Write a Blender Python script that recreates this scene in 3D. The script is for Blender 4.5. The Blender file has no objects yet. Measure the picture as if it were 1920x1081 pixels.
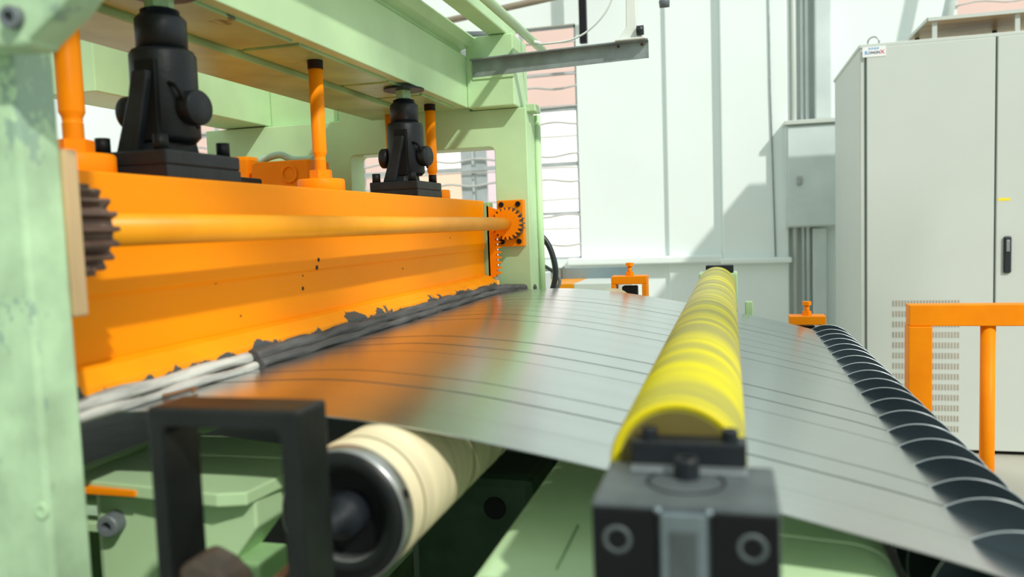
import bpy, bmesh, math, random
from mathutils import Vector, Matrix
random.seed(7)
scene = bpy.context.scene
COL = scene.collection
# ------------------------------------------------------------------ camera
cam_d = bpy.data.cameras.new('camera')
cam = bpy.data.objects.new('camera', cam_d)
COL.objects.link(cam)
right = Vector((0.964219842, 0.262765870, -0.035131082))
down = Vector((-0.013864431, -0.082354669, -0.996506641))
fwd = Vector((-0.264741143, 0.961338549, -0.075764907))
m = Matrix.Identity(4)
for i in range(3):
    m[i][0] = right[i]; m[i][1] = -down[i]; m[i][2] = -fwd[i]
m[0][3], m[1][3], m[2][3] = 0.0, 0.0, 1.27
cam.matrix_world = m
cam_d.sensor_width = 36.0
cam_d.lens = 36.0 * 1500 / 1920
cam_d.clip_start = 0.05
cam_d.clip_end = 200
cam_d.dof.use_dof = True
cam_d.dof.focus_distance = 1.95
cam_d.dof.aperture_fstop = 4.0
scene.camera = cam
# ------------------------------------------------------------------ world, sun, exposure
world = bpy.data.worlds.new('hall_daylight'); scene.world = world
world.use_nodes = True
bg = world.node_tree.nodes['Background']
bg.inputs[0].default_value = (0.90, 1.0, 0.96, 1); bg.inputs[1].default_value = 0.92
sun_d = bpy.data.lights.new('sun', 'SUN'); sun = bpy.data.objects.new('sun', sun_d); COL.objects.link(sun)
sun_d.energy = 3.0; sun_d.angle = math.radians(1.8); sun_d.color = (1.0, 0.97, 0.90)
sun.rotation_euler = Vector((0.66, -0.62, 0.78)).to_track_quat('Z', 'Y').to_euler()
sun.location = (4, -4, 6)
scene.view_settings.view_transform = 'Standard'
scene.view_settings.look = 'None'
scene.view_settings.gamma = 1.0
scene.view_settings.use_curve_mapping = False
scene.view_settings.exposure = 0.0

# ------------------------------------------------------------------ materials
def mat(name, col, rough=0.5, metal=0.0, var=0.12, vscale=6.0, bump=0.0, bscale=60.0, spec=0.5,
        wear=None, streak=None, coat=0.0):
    """procedural paint / metal: noise tone variation, fine relief, optional worn patches"""
    mt = bpy.data.materials.new(name); mt.use_nodes = True
    nt = mt.node_tree; N = nt.nodes; L = nt.links; b = N['Principled BSDF']
    b.inputs['Roughness'].default_value = rough; b.inputs['Metallic'].default_value = metal
    b.inputs['Specular IOR Level'].default_value = spec
    if coat: b.inputs['Coat Weight'].default_value = coat; b.inputs['Coat Roughness'].default_value = 0.15
    tc = N.new('ShaderNodeTexCoord')
    mp = N.new('ShaderNodeMapping'); L.new(tc.outputs['Object'], mp.inputs[0])
    if streak: mp.inputs['Scale'].default_value = streak
    nz = N.new('ShaderNodeTexNoise'); nz.inputs['Scale'].default_value = vscale; nz.inputs['Detail'].default_value = 5
    L.new(mp.outputs[0], nz.inputs['Vector'])
    mx = N.new('ShaderNodeMix'); mx.data_type = 'RGBA'
    c1 = [min(1, c * (1 + var)) for c in col]; c2 = [c * (1 - var) for c in col]
    mx.inputs[6].default_value = (*c2, 1); mx.inputs[7].default_value = (*c1, 1)
    rp = N.new('ShaderNodeValToRGB'); rp.color_ramp.elements[0].position = .3; rp.color_ramp.elements[1].position = .7
    L.new(nz.outputs['Fac'], rp.inputs[0]); L.new(rp.outputs[0], mx.inputs[0])
    out = mx.outputs[2]
    if wear:
        wcol, wscale, thr, wstretch = wear
        m2 = N.new('ShaderNodeMapping'); m2.inputs['Scale'].default_value = wstretch
        L.new(tc.outputs['Object'], m2.inputs[0])
        n2 = N.new('ShaderNodeTexNoise'); n2.inputs['Scale'].default_value = wscale; n2.inputs['Detail'].default_value = 7
        n2.inputs['Roughness'].default_value = .65
        L.new(m2.outputs[0], n2.inputs['Vector'])
        r2 = N.new('ShaderNodeValToRGB'); r2.color_ramp.elements[0].position = thr; r2.color_ramp.elements[1].position = thr + .025
        L.new(n2.outputs['Fac'], r2.inputs[0])
        m3 = N.new('ShaderNodeMix'); m3.data_type = 'RGBA'
        L.new(r2.outputs[0], m3.inputs[0]); L.new(out, m3.inputs[6]); m3.inputs[7].default_value = (*wcol, 1)
        out = m3.outputs[2]
    L.new(out, b.inputs['Base Color'])
    if bump:
        n3 = N.new('ShaderNodeTexNoise'); n3.inputs['Scale'].default_value = bscale; n3.inputs['Detail'].default_value = 3
        L.new(mp.outputs[0], n3.inputs['Vector'])
        bp = N.new('ShaderNodeBump'); bp.inputs['Strength'].default_value = bump; bp.inputs['Distance'].default_value = .002
        L.new(n3.outputs['Fac'], bp.inputs['Height']); L.new(bp.outputs[0], b.inputs['Normal'])
    return mt

def emis(name, col, strength, var=.06):
    mt = bpy.data.materials.new(name); mt.use_nodes = True
    nt = mt.node_tree; N = nt.nodes; L = nt.links
    N.remove(N['Principled BSDF'])
    e = N.new('ShaderNodeEmission'); e.inputs[1].default_value = strength
    tc = N.new('ShaderNodeTexCoord'); nz = N.new('ShaderNodeTexNoise'); nz.inputs['Scale'].default_value = 3
    L.new(tc.outputs['Object'], nz.inputs['Vector'])
    mx = N.new('ShaderNodeMix'); mx.data_type = 'RGBA'
    mx.inputs[6].default_value = (*[c * (1 - var) for c in col], 1); mx.inputs[7].default_value = (*[c * (1 + var) for c in col], 1)
    L.new(nz.outputs['Fac'], mx.inputs[0]); L.new(mx.outputs[2], e.inputs[0])
    L.new(e.outputs[0], N['Material Output'].inputs[0])
    return mt

GREEN = mat('mint_green_paint', (.49, .70, .40), .42, var=.10, vscale=5, bump=.15, wear=((.16, .26, .17), 14, .71, (1, 1, 1)))
GREEN_N = mat('mint_green_paint_smudged', (.47, .67, .42), .5, var=.24, vscale=16, bump=.15, wear=((.30, .44, .33), 15, .56, (1, 1, .7)))
GREEN_SHADE = mat('shaded_green_paint', (.035, .075, .04), .4, var=.3, vscale=9)  # green paint with the deep shade under the strips put into its colour
GREEN_D = mat('deep_green_paint', (.30, .50, .24), .35, var=.25, vscale=9, bump=.1, wear=((.05, .09, .05), 12, .66, (1, 1, 1)))  # darker green with near-black noise patches
ORANGE = mat('orange_paint', (1.0, .31, .0), .36, spec=.12, var=.05, vscale=3, bump=.06, wear=((.12, .05, .02), 32, .775, (1, 1, 1)))
ORANGE_W = mat('orange_paint_chipped', (1.0, .33, .004), .42, spec=.12, var=.10, vscale=12, bump=.15, wear=((.08, .09, .10), 26, .655, (1, .45, 1.2)))
ORANGE_R = mat('orange_paint_shaft', (1.0, .36, .01), .40, spec=.3, var=.12, vscale=9, bump=.08, wear=((.45, .14, .03), 22, .70, (1, .3, 1)))
ORANGE_B = mat('orange_paint_satin', (1.0, .27, .003), .45, spec=.12, var=.10, vscale=10, bump=.1, wear=((.25, .08, .02), 30, .72, (1, 1, 1)))
BLACK = mat('blackened_steel', (.010, .013, .017), .45, spec=.35, var=.4, vscale=25, bump=.25, bscale=120, wear=((.05, .03, .02), 30, .70, (1, 1, 1)))
BLACK_D = mat('black_steel_dark', (.005, .006, .007), .55, spec=.25, var=.3, bump=.2)
BLOCK = mat('dull_grey_steel_block', (.105, .125, .13), .55, metal=.3, var=.25, vscale=30, bump=.3, wear=((.22, .17, .12), 30, .66, (1, 1, 1)))
BROWNB = mat('dark_bronze_bracket', (.010, .012, .012), .42, spec=.3, var=.35, vscale=20, bump=.2, wear=((.12, .08, .05), 16, .69, (1, 1, 1)))
CHROME = mat('worn_chrome_plate', (.30, .36, .40), .35, metal=.8, var=.15, vscale=30)
STEELR = mat('turned_steel', (.42, .43, .42), .33, metal=.85, var=.15, vscale=30)
RUST = mat('rusty_gear_steel', (.13, .075, .055), .5, metal=.3, var=.4, vscale=40, bump=.3, wear=((.35, .30, .26), 40, .62, (1, 1, 1)))
GEARD = mat('greasy_gear_teeth', (.10, .09, .08), .45, metal=.4, var=.3, vscale=40, bump=.2)
GALV = mat('galvanised_steel', (.30, .34, .35), .45, metal=.6, var=.18, vscale=22, bump=.08)
WALL = mat('white_wall_paint', (.80, .87, .85), .85, var=.02, vscale=2, bump=.15, bscale=30)
WALLG = mat('grey_wall_paint', (.38, .44, .45), .8, var=.05, vscale=3)
FLOOR = mat('pale_epoxy_floor', (.46, .44, .37), .4, var=.06, vscale=1.5)
SHADE_FILL = mat('dark_shade_fill', (.020, .024, .022), .5, var=.3, vscale=5)  # near-black colour standing in for shade under the machine
CAB = mat('light_grey_powder_coat', (.56, .60, .56), .5, var=.015, vscale=4, bump=.1, bscale=300)
CABG = mat('grey_door_gasket', (.17, .22, .21), .7, var=.05)
VENT = mat('beige_vent_recess', (.36, .32, .26), .8, var=.1)
WINM = mat('grey_window_paint', (.40, .44, .45), .6, var=.1, vscale=8)
WIRE = mat('pale_wire', (.50, .50, .48), .6)
BOXG = mat('grey_box_paint', (.62, .69, .68), .4, var=.08, vscale=4, metal=.1)
RUBB = mat('black_rubber', (.012, .018, .022), .4, var=.2)
RUBG = mat('grey_conduit', (.13, .15, .16), .5, var=.2)
WHITEP = mat('white_plastic', (.72, .76, .72), .4, var=.04)
FELT = mat('dark_felt_rag', (.085, .085, .085), .85, var=.5, vscale=30, bump=.8, bscale=90, streak=(3, .35, 3))
FELTW = mat('pale_felt_rag', (.42, .42, .39), .8, var=.45, vscale=30, bump=.8, bscale=90, streak=(3, .35, 3))
CREAM = mat('cream_rubber_roller', (.80, .70, .46), .5, var=.14, vscale=8, bump=.1, streak=(.6, 9, .6))
CREAMD = mat('cream_band', (.36, .31, .18), .55, var=.2, vscale=12)
TAN = mat('tan_varnished_board', (.55, .38, .20), .45, var=.2, vscale=5, streak=(1, 4, 1))
def chipped_lip():
    mt = mat('orange_paint_chipped_lip', (1.0, .33, .003), .42, spec=.15, var=.08, vscale=12, bump=.15)
    nt = mt.node_tree; N = nt.nodes; L = nt.links; b = N['Principled BSDF']
    src = b.inputs['Base Color'].links[0].from_socket
    tc = N.new('ShaderNodeTexCoord'); mp = N.new('ShaderNodeMapping'); mp.inputs['Scale'].default_value = (1, .75, .5)
    nz = N.new('ShaderNodeTexNoise'); nz.inputs['Scale'].default_value = 17; nz.inputs['Detail'].default_value = 6; nz.inputs['Roughness'].default_value = .6
    sx = N.new('ShaderNodeSeparateXYZ'); mr = N.new('ShaderNodeMapRange')
    mr.inputs[1].default_value = 1.106; mr.inputs[2].default_value = 1.134; mr.inputs[3].default_value = .13; mr.inputs[4].default_value = -.12
    ad = N.new('ShaderNodeMath'); ad.operation = 'ADD'
    L.new(tc.outputs['Object'], mp.inputs[0]); L.new(mp.outputs[0], nz.inputs['Vector']); L.new(tc.outputs['Object'], sx.inputs[0])
    L.new(sx.outputs['Z'], mr.inputs[0]); L.new(mr.outputs[0], ad.inputs[0]); L.new(nz.outputs['Fac'], ad.inputs[1])
    rp = N.new('ShaderNodeValToRGB'); rp.color_ramp.elements[0].position = .595; rp.color_ramp.elements[1].position = .61
    L.new(ad.outputs[0], rp.inputs[0])
    mx = N.new('ShaderNodeMix'); mx.data_type = 'RGBA'
    L.new(rp.outputs[0], mx.inputs[0]); L.new(src, mx.inputs[6]); mx.inputs[7].default_value = (.075, .085, .085, 1)
    L.new(mx.outputs[2], b.inputs['Base Color'])
    return mt
CHIP = chipped_lip()
PINKW = mat('pink_render', (.75, .50, .40), .9, var=.1)
WOODB = mat('brown_pipe_paint', (.28, .23, .16), .6, var=.2)
YSTK = mat('yellow_sticker', (.9, .72, .02), .5, var=.02)
LBL = mat('white_label', (.82, .84, .84), .5, var=.01)
LBLUE = mat('blue_print', (.02, .35, .75), .5, var=.02)
LDARK = mat('black_print', (.03, .05, .12), .5, var=.02)
LRED = mat('red_print', (.70, .03, .08), .5, var=.02)
GLASSW = emis('backlit_frosted_pane', (1.0, .95, .88), 1.7)
GLASSP = emis('backlit_pink_pane', (.95, .72, .60), 1.0)
GLASSY = emis('backlit_peach_pane', (1.0, .76, .55), 1.15)
GLASSM = emis('backlit_mauve_pane', (.86, .74, .74), 1.15)

def steel_mat():
    mt = mat('cold_rolled_steel', (.56, .60, .61), .25, metal=1.0, var=.03, vscale=4, streak=(1, 12, 1))
    nt = mt.node_tree; N = nt.nodes; L = nt.links; b = N['Principled BSDF']
    tc = N.new('ShaderNodeTexCoord'); mp = N.new('ShaderNodeMapping'); mp.inputs['Scale'].default_value = (1.5, 260, 1)
    nz = N.new('ShaderNodeTexNoise'); nz.inputs['Scale'].default_value = 4
    L.new(tc.outputs['Object'], mp.inputs[0]); L.new(mp.outputs[0], nz.inputs['Vector'])
    mr = N.new('ShaderNodeMapRange'); mr.inputs[3].default_value = .21; mr.inputs[4].default_value = .27
    L.new(nz.outputs['Fac'], mr.inputs[0]); L.new(mr.outputs[0], b.inputs['Roughness'])
    return mt
STEEL = steel_mat()
DISC = mat('polished_dark_disc', (.055, .075, .09), .32, metal=.75, var=.1, vscale=20)
RIM = mat('bright_disc_rim', (.60, .65, .67), .3, metal=.9, var=.05)

def roller_mat():
    mt = mat('yellow_polyurethane', (.70, .62, .0), .42, spec=.25, var=.05, vscale=6)
    nt = mt.node_tree; N = nt.nodes; L = nt.links; b = N['Principled BSDF']
    src = b.inputs['Base Color'].links[0].from_socket
    tc = N.new('ShaderNodeTexCoord'); mp = N.new('ShaderNodeMapping'); mp.inputs['Scale'].default_value = (1.6, 20, 1.6)
    nz = N.new('ShaderNodeTexNoise'); nz.inputs['Scale'].default_value = 1.0; nz.inputs['Detail'].default_value = 4
    nz.inputs['Distortion'].default_value = .6
    L.new(tc.outputs['Object'], mp.inputs[0]); L.new(mp.outputs[0], nz.inputs['Vector'])
    rp = N.new('ShaderNodeValToRGB'); rp.color_ramp.elements[0].position = .38; rp.color_ramp.elements[1].position = .57
    L.new(nz.outputs['Fac'], rp.inputs[0])
    mx = N.new('ShaderNodeMix'); mx.data_type = 'RGBA'
    ml = N.new('ShaderNodeMath'); ml.operation = 'MULTIPLY'; ml.inputs[1].default_value = .8
    L.new(rp.outputs[0], ml.inputs[0]); L.new(ml.outputs[0], mx.inputs[0])
    L.new(src, mx.inputs[6]); mx.inputs[7].default_value = (.26, .25, .09, 1)
    L.new(mx.outputs[2], b.inputs['Base Color'])
    return mt
YELLOW = roller_mat()
YEDGE = mat('yellow_roller_end', (.75, .62, .005), .45, var=.08)

# ------------------------------------------------------------------ mesh helpers
class MB:
    def __init__(s): s.bm = bmesh.new(); s.smooth = []
    def _mark(s, fs, sm):
        for f in fs: f.smooth = sm
    def box(s, a, b, bev=0.0, rot=None, seg=2):
        c = (Vector(a) + Vector(b)) / 2; d = Vector(b) - Vector(a)
        r = bmesh.ops.create_cube(s.bm, size=1)
        vs = r['verts']
        for v in vs: v.co = Vector((v.co.x * d.x, v.co.y * d.y, v.co.z * d.z))
        if bev:
            es = list({e for v in vs for e in v.link_edges})
            rr = bmesh.ops.bevel(s.bm, geom=es, offset=bev, segments=seg, affect='EDGES', profile=.5)
            vs = list({v for f in rr['faces'] for v in f.verts} | {v for v in vs if v.is_valid})
        R = rot.to_matrix() if rot else Matrix.Identity(3)
        for v in vs: v.co = R @ v.co + c
        return s
    def cyl(s, p, q, r1, r2=None, n=24, caps=True, smooth=True):
        p, q = Vector(p), Vector(q); r2 = r1 if r2 is None else r2
        ax = (q - p).normalized(); u = ax.orthogonal().normalized(); w = ax.cross(u)
        A = []; B = []
        for i in range(n):
            t = 2 * math.pi * i / n; d = u * math.cos(t) + w * math.sin(t)
            A.append(s.bm.verts.new(p + d * r1)); B.append(s.bm.verts.new(q + d * r2))
        for i in range(n):
            f = s.bm.faces.new((A[i], A[(i + 1) % n], B[(i + 1) % n], B[i])); f.smooth = smooth
        if caps:
            s.bm.faces.new(A[::-1]); s.bm.faces.new(B)
        return s
    def lathe(s, prof, origin, axis, n=40, closed=False, smooth=True):
        """prof: list of (dist along axis, radius)"""
        o = Vector(origin); ax = Vector(axis).normalized(); u = ax.orthogonal().normalized(); w = ax.cross(u)
        rings = []
        for (h, r) in prof:
            ring = []
            for i in range(n):
                t = 2 * math.pi * i / n
                ring.append(s.bm.verts.new(o + ax * h + (u * math.cos(t) + w * math.sin(t)) * max(r, 1e-5)))
            rings.append(ring)
        pairs = list(zip(rings[:-1], rings[1:]))
        if closed: pairs.append((rings[-1], rings[0]))
        for a, b in pairs:
            for i in range(n):
                f = s.bm.faces.new((a[i], a[(i + 1) % n], b[(i + 1) % n], b[i])); f.smooth = smooth
        return s
    def prism(s, pts, axis, a, b, smooth=False):
        """polygon pts in the two other axes (cyclic order x,y,z without axis), extruded a..b"""
        def mk(p, h):
            if axis == 'x': return (h, p[0], p[1])
            if axis == 'y': return (p[0], h, p[1])
            return (p[0], p[1], h)
        A = [s.bm.verts.new(mk(p, a)) for p in pts]; B = [s.bm.verts.new(mk(p, b)) for p in pts]
        n = len(pts)
        for i in range(n):
            f = s.bm.faces.new((A[i], A[(i + 1) % n], B[(i + 1) % n], B[i])); f.smooth = smooth
        s.bm.faces.new(A[::-1]); s.bm.faces.new(B)
        return s
    def tube(s, pts, r, n=10, caps=True, rad=None):
        P = [Vector(p) for p in pts]; rings = []; prev = None
        for i, p in enumerate(P):
            t = (P[min(i + 1, len(P) - 1)] - P[max(i - 1, 0)]).normalized()
            u = (t.orthogonal() if prev is None else (prev - t * prev.dot(t))).normalized(); prev = u
            w = t.cross(u); rr = rad[i] if rad else r
            rings.append([s.bm.verts.new(p + (u * math.cos(2 * math.pi * k / n) + w * math.sin(2 * math.pi * k / n)) * rr) for k in range(n)])
        for a, b in zip(rings[:-1], rings[1:]):
            for k in range(n):
                f = s.bm.faces.new((a[k], a[(k + 1) % n], b[(k + 1) % n], b[k])); f.smooth = True
        if caps: s.bm.faces.new(rings[0][::-1]); s.bm.faces.new(rings[-1])
        return s
    def obj(s, name, material, parent=None, bev=0.0, **tags):
        bmesh.ops.recalc_face_normals(s.bm, faces=s.bm.faces[:])
        me = bpy.data.meshes.new(name); s.bm.to_mesh(me); s.bm.free()
        me.materials.append(material)
        return link(name, me, parent, bev, **tags)

def link(name, me, parent=None, bev=0.0, label=None, cat=None, group=None, kind=None):
    o = bpy.data.objects.new(name, me); COL.objects.link(o)
    if parent is not None:
        o.parent = parent
        off = Vector((0, 0, 0)); p = parent
        while p is not None: off += p.location; p = p.parent
        o.location = -off
    if bev:
        md = o.modifiers.new('bevel', 'BEVEL'); md.width = bev; md.segments = 2; md.limit_method = 'ANGLE'; md.angle_limit = .6
    tag(o, label, cat, group, kind)
    return o
def tag(o, label=None, cat=None, group=None, kind=None):
    if label: o['label'] = label
    if cat: o['category'] = cat
    if group: o['group'] = group
    if kind: o['kind'] = kind
def thing(name, loc, label, cat, group=None):
    o = bpy.data.objects.new(name, None); COL.objects.link(o); o.location = loc; o.empty_display_size = .05
    tag(o, label, cat, group); return o
def copy_tree(o, parent=None):
    c = o.copy(); COL.objects.link(c)
    if parent is not None: c.parent = parent
    for ch in [x for x in list(scene.collection.objects) if x.parent == o]: copy_tree(ch, c)
    return c
def smooth_path(pts, n=8):
    P = [Vector(p) for p in pts]; out = []
    for i in range(len(P) - 1):
        p0 = P[max(i - 1, 0)]; p1 = P[i]; p2 = P[i + 1]; p3 = P[min(i + 2, len(P) - 1)]
        for k in range(n):
            t = k / n
            out.append(.5 * ((2 * p1) + (p2 - p0) * t + (2 * p0 - 5 * p1 + 4 * p2 - p3) * t * t + (3 * p1 - p0 - 3 * p2 + p3) * t ** 3))
    out.append(P[-1]); return out
def rrect(x0, x1, z0, z1, r, n=5):
    out = []
    for cx, cz, a0 in ((x1 - r, z1 - r, 0), (x0 + r, z1 - r, 90), (x0 + r, z0 + r, 180), (x1 - r, z0 + r, 270)):
        for k in range(n + 1):
            a = math.radians(a0 + 90 * k / n); out.append((cx + r * math.cos(a), cz + r * math.sin(a)))
    return out
def plate_with_holes(mb, outer, holes, y0, y1, axis='y'):
    """flat plate in XZ with cut-outs, thickness y0..y1"""
    bm = mb.bm; edges = []; loops = []
    for pts in [outer] + holes:
        vs = [bm.verts.new((p[0], y0, p[1])) for p in pts]; loops.append(vs)
        edges += [bm.edges.new((vs[i], vs[(i + 1) % len(vs)])) for i in range(len(vs))]
    r = bmesh.ops.triangle_fill(bm, use_beauty=True, use_dissolve=False, edges=edges)
    faces = [g for g in r['geom'] if isinstance(g, bmesh.types.BMFace)]
    e = bmesh.ops.extrude_face_region(bm, geom=faces)
    for v in [g for g in e['geom'] if isinstance(g, bmesh.types.BMVert)]: v.co.y = y1
    return mb
def socket_bolt(name, p, d, r, h, material, parent, r_in=None):
    """cap screw: cylinder head with a hexagonal socket, seen end on"""
    mb = MB(); r_in = r_in or r * .5
    mb.lathe([(0, r), (h * .9, r), (h, r * .92), (h, r_in), (h * .4, r_in), (h * .4, 0)], p, d, n=18, smooth=False)
    return mb.obj(name, material, parent)
def hexnut(mb, p, q, r):
    return mb.cyl(p, q, r, n=6, smooth=False)

# ================================================================== SETTING
MB().box((-14, -3.2, -.1), (9, 6.5, 0)).obj('floor', FLOOR, kind='structure')
YW = 6.3
wx0, wx1, wz0, wz1 = -4.9, -1.15, 1.0, 2.84
mbw = MB()
plate_with_holes(mbw, [(-14, 0), (9, 0), (9, 4.6), (-14, 4.6)], [[(wx0, wz0), (wx1, wz0), (wx1, wz1), (wx0, wz1)], [(1.52, 2.2), (3.4, 2.2), (3.4, 3.4), (1.52, 3.4)]], YW, YW + .24)
wall = mbw.obj('wall_back', WALL, kind='structure')
MB().box((-.06, YW - .10, 0), (.41, YW + .02, 4.6), .01).obj('pilaster', WALL, wall)
MB().box((-.46, YW - .035, 0), (-.06, YW + .02, 4.6), .006).obj('pilaster', WALL, wall)
MB().box((-1.25, YW - .10, .955), (-.06, YW + .01, 1.01), .01).obj('trim_1', WALL, kind='structure')
MB().box((-.075, YW - .17, .945), (.425, YW - .10, .985), .01).obj('trim_2', WALL, kind='structure')
MB().box((.60, YW - .05, 0), (1.48, YW + .01, 4.6)).obj('trim_3', WALL, kind='structure')
MB().box((.41, YW - .02, 0), (.60, YW + .01, 4.6)).obj('trim_4', WALL, kind='structure')
# window_1: wide industrial window with grey bars and backlit panes
w1 = thing('window_1', (wx0, YW, wz0), None, None); w1['kind'] = 'structure'
cols = [wx0, -4.45, -3.95, -3.45, -3.03, -2.66, -2.10, -1.97, -1.60, wx1]
rows = [wz0, 1.37, 1.76, 2.20, 2.47, wz1]
fr = MB()
for z in (wz0, wz1): fr.box((wx0, YW + .04, z - .02), (wx1, YW + .10, z + .02))
for x in (wx0, wx1): fr.box((x - .02, YW + .04, wz0), (x + .02, YW + .10, wz1))
fr.obj('window_frame', WINM, w1)
for x in cols[1:-1]:
    wd = .045 if abs(x + 2.035) < .1 else .014
    MB().box((x - wd, YW + .03, wz0), (x + wd, YW + .09, wz1)).obj('mullion', WINM, w1)
for z, t in ((1.37, .012), (1.76, .016), (2.20, .022), (2.47, .01)):
    MB().box((wx0, YW + .02, z - t), (wx1, YW + .08, z + t)).obj('glazing_bar', WINM, w1)
for i in range(len(cols) - 1):
    for j in range(len(rows) - 1):
        if cols[i + 1] - cols[i] < .2: g = BOXG
        elif i == len(cols) - 2: g = GLASSW if j < 3 else GLASSP
        elif i == len(cols) - 3: g = GLASSM
        elif i == len(cols) - 5: g = GLASSY if j < 2 else GLASSW
        elif i % 2 == 0: g = GLASSP
        else: g = GLASSY if j < 3 else GLASSP
        MB().box((cols[i] + .01, YW + .055, rows[j] + .01), (cols[i + 1] - .01, YW + .062, rows[j + 1] - .01)).obj('pane', g, w1)
z = wz0 + .12; k = 0
while z < 2.75:     # wavy security wires in front of the glass
    pts = []
    for i in range(61):
        x = wx0 + (wx1 - wx0) * i / 60
        pts.append((x, YW + .01, z + (.012 * math.sin(i * .95 + k * 1.3) if k % 2 == 0 else .003 * math.sin(i * .5 + k))))
    MB().tube(pts, .009 if k % 2 == 0 else .006, n=5).obj('security_wire', WIRE, w1)
    z += random.choice((.10, .13, .15)); k += 1
# window_2 (upper right, behind the cabinet canopy)
w2 = thing('window_2', (1.52, YW, 2.2), None, None); w2['kind'] = 'structure'
fr = MB()
for z in (2.2, 3.4): fr.box((1.5, YW + .02, z - .02), (3.42, YW + .1, z + .02))
for x in (1.52, 3.4): fr.box((x - .02, YW + .02, 2.2), (x + .02, YW + .1, 3.4))
fr.obj('window_frame', WHITEP, w2)
for x0, x1 in ((1.54, 2.1), (2.12, 2.74), (2.76, 3.38)):
    for z0, z1 in ((2.22, 2.62), (2.64, 3.0), (3.02, 3.38)):
        MB().box((x0, YW + .055, z0), (x1, YW + .062, z1)).obj('pane', GLASSP, w2)
for z in (2.32, 2.45, 2.58, 2.7, 2.85):
    MB().tube([(1.52 + 1.88 * i / 30, YW + .01, z + .012 * math.sin(i + z * 9)) for i in range(31)], .006, n=5).obj('security_wire', WIRE, w2)

# unseen camera-side wall, raised to cut low sky light; added bar grid shadows the sun
MB().box((-6, -3.3, 0), (9, -3.1, 4.4)).obj('unseen_wall_front', WALL, kind='structure')
w3 = thing('sun_bar_grid', (-6, -3.2, 4.4), None, None); w3['kind'] = 'structure'  # added bars in the sun's path, out of view, casting soft bands
for i in range(8):
    x = -6 + i * 2.14
    MB().box((x - .04, -3.25, 4.4), (x + .04, -3.15, 11)).obj('mullion', GALV, w3)
for z in (5.5, 6.7, 7.9, 9.1, 10.3):
    MB().box((-6, -3.25, z - .06), (9, -3.15, z + .06)).obj('glazing_bar', GALV, w3)  # added cross bars of the sun grid, out of view

# ================================================================== PRESS FRAME (green)
frame = thing('machine_frame', (-1.0, 1.4, 0), 'mint green welded steel frame of the slitting machine, posts and overhead beams', 'machine frame')
YF0, YF1 = 2.25, 2.345
mb = MB()
plate_with_holes(mb, [(-1.62, 0), (-.56, 0), (-.56, 1.612), (-.73, 1.612), (-.73, 1.72), (-1.15, 1.72), (-1.15, 1.612), (-1.62, 1.612)], [rrect(-1.116, -.658, .95, 1.505, .016)], YF0, YF1)
mb.obj('side_plate', GREEN, frame, bev=.003)
MB().box((-.72, 2.205, 1.613), (-.58, 2.36, 1.812), .004).obj('top_box', GREEN, frame)
MB().box((-1.400, 2.28, 1.6135), (-1.165, 2.40, 1.86), .004).obj('top_box', GREEN, frame)
MB().box((-.562, 2.26, 1.600), (-.535, 2.33, 1.622), .003).obj('lug', GREEN, frame)
MB().cyl((-.552, 2.352, .9), (-.552, 2.352, 1.60), .010, n=12).obj('conduit', GREEN, frame)
# near side plate: only its end is close to the lens
MB().box((-1.62, .532, 0), (-.56, .575, 1.80), .004).obj('side_plate', GREEN_N, frame)
mb = MB()     # rounded gusset over the near post
gp = [(-.66, 1.428), (-.517, 1.420), (-.511, 1.421), (-.509, 1.4246), (-.4965, 1.4325), (-.481, 1.442), (-.472, 1.449), (-.464, 1.4565), (-.458, 1.48), (-.458, 1.62), (-.66, 1.62)]
mb.prism(gp, 'y', .500, .532)
gus = mb.obj('gusset', GREEN_N, frame, bev=.006)
socket_bolt('bolt', (-.519, .500, 1.441), (.1, -1, -.1), .0085, .008, RUBG, gus)
socket_bolt('bolt', (-.566, .532, 1.045), (0, -1, 0), .007, .002, GREEN_N, frame)
# front overhead beam (box section with rolled top edge)
prof = [(-.72, 1.615), (-.72, 1.758), (-.735, 1.772), (-.735, 1.776), (-.708, 1.785), (-.691, 1.806), (-.695, 1.812), (-.87, 1.812), (-.87, 1.615)]
MB().prism(prof, 'y', .575, 2.21).obj('beam', GREEN, frame, bev=.002)
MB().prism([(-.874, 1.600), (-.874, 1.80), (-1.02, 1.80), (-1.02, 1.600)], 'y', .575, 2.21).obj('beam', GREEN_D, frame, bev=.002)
MB().box((-1.56, 1.55, 1.615), (-1.40, 2.40, 1.86), .003).obj('beam', GREEN, frame)
for y0, y1 in ((.62, .86), (.88, 1.30), (1.32, 1.70), (1.72, 1.90), (1.92, 2.16)):
    MB().box((-.862, y0, 1.609), (-.745, y1, 1.6155), .002).obj('wear_plate', GREEN_D, frame)
for y in (.955, 1.80):
    MB().lathe([(0, .0), (0, .048), (.004, .048), (.004, 0)], (-.745, y, 1.603), (0, 0, 1), n=32, smooth=False).obj('bush', BLACK, frame)
MB().box((-.655, .5, 1.813), (-.600, 2.32, 1.850), .004).obj('square_tube', GREEN, frame)
MB().cyl((-.540, .5, 1.800), (-.540, 2.40, 1.800), .012).obj('pipe', GREEN, frame)
MB().tube([(-.80, 2.30, 1.845), (-.62, 2.33, 1.838)], .011, n=12).obj('flexible_conduit', RUBG, frame)
MB().cyl((-.665, 1.72, 1.838), (-.668, 1.78, 1.838), .013, n=14).obj('coupling', BLACK, frame)
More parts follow.
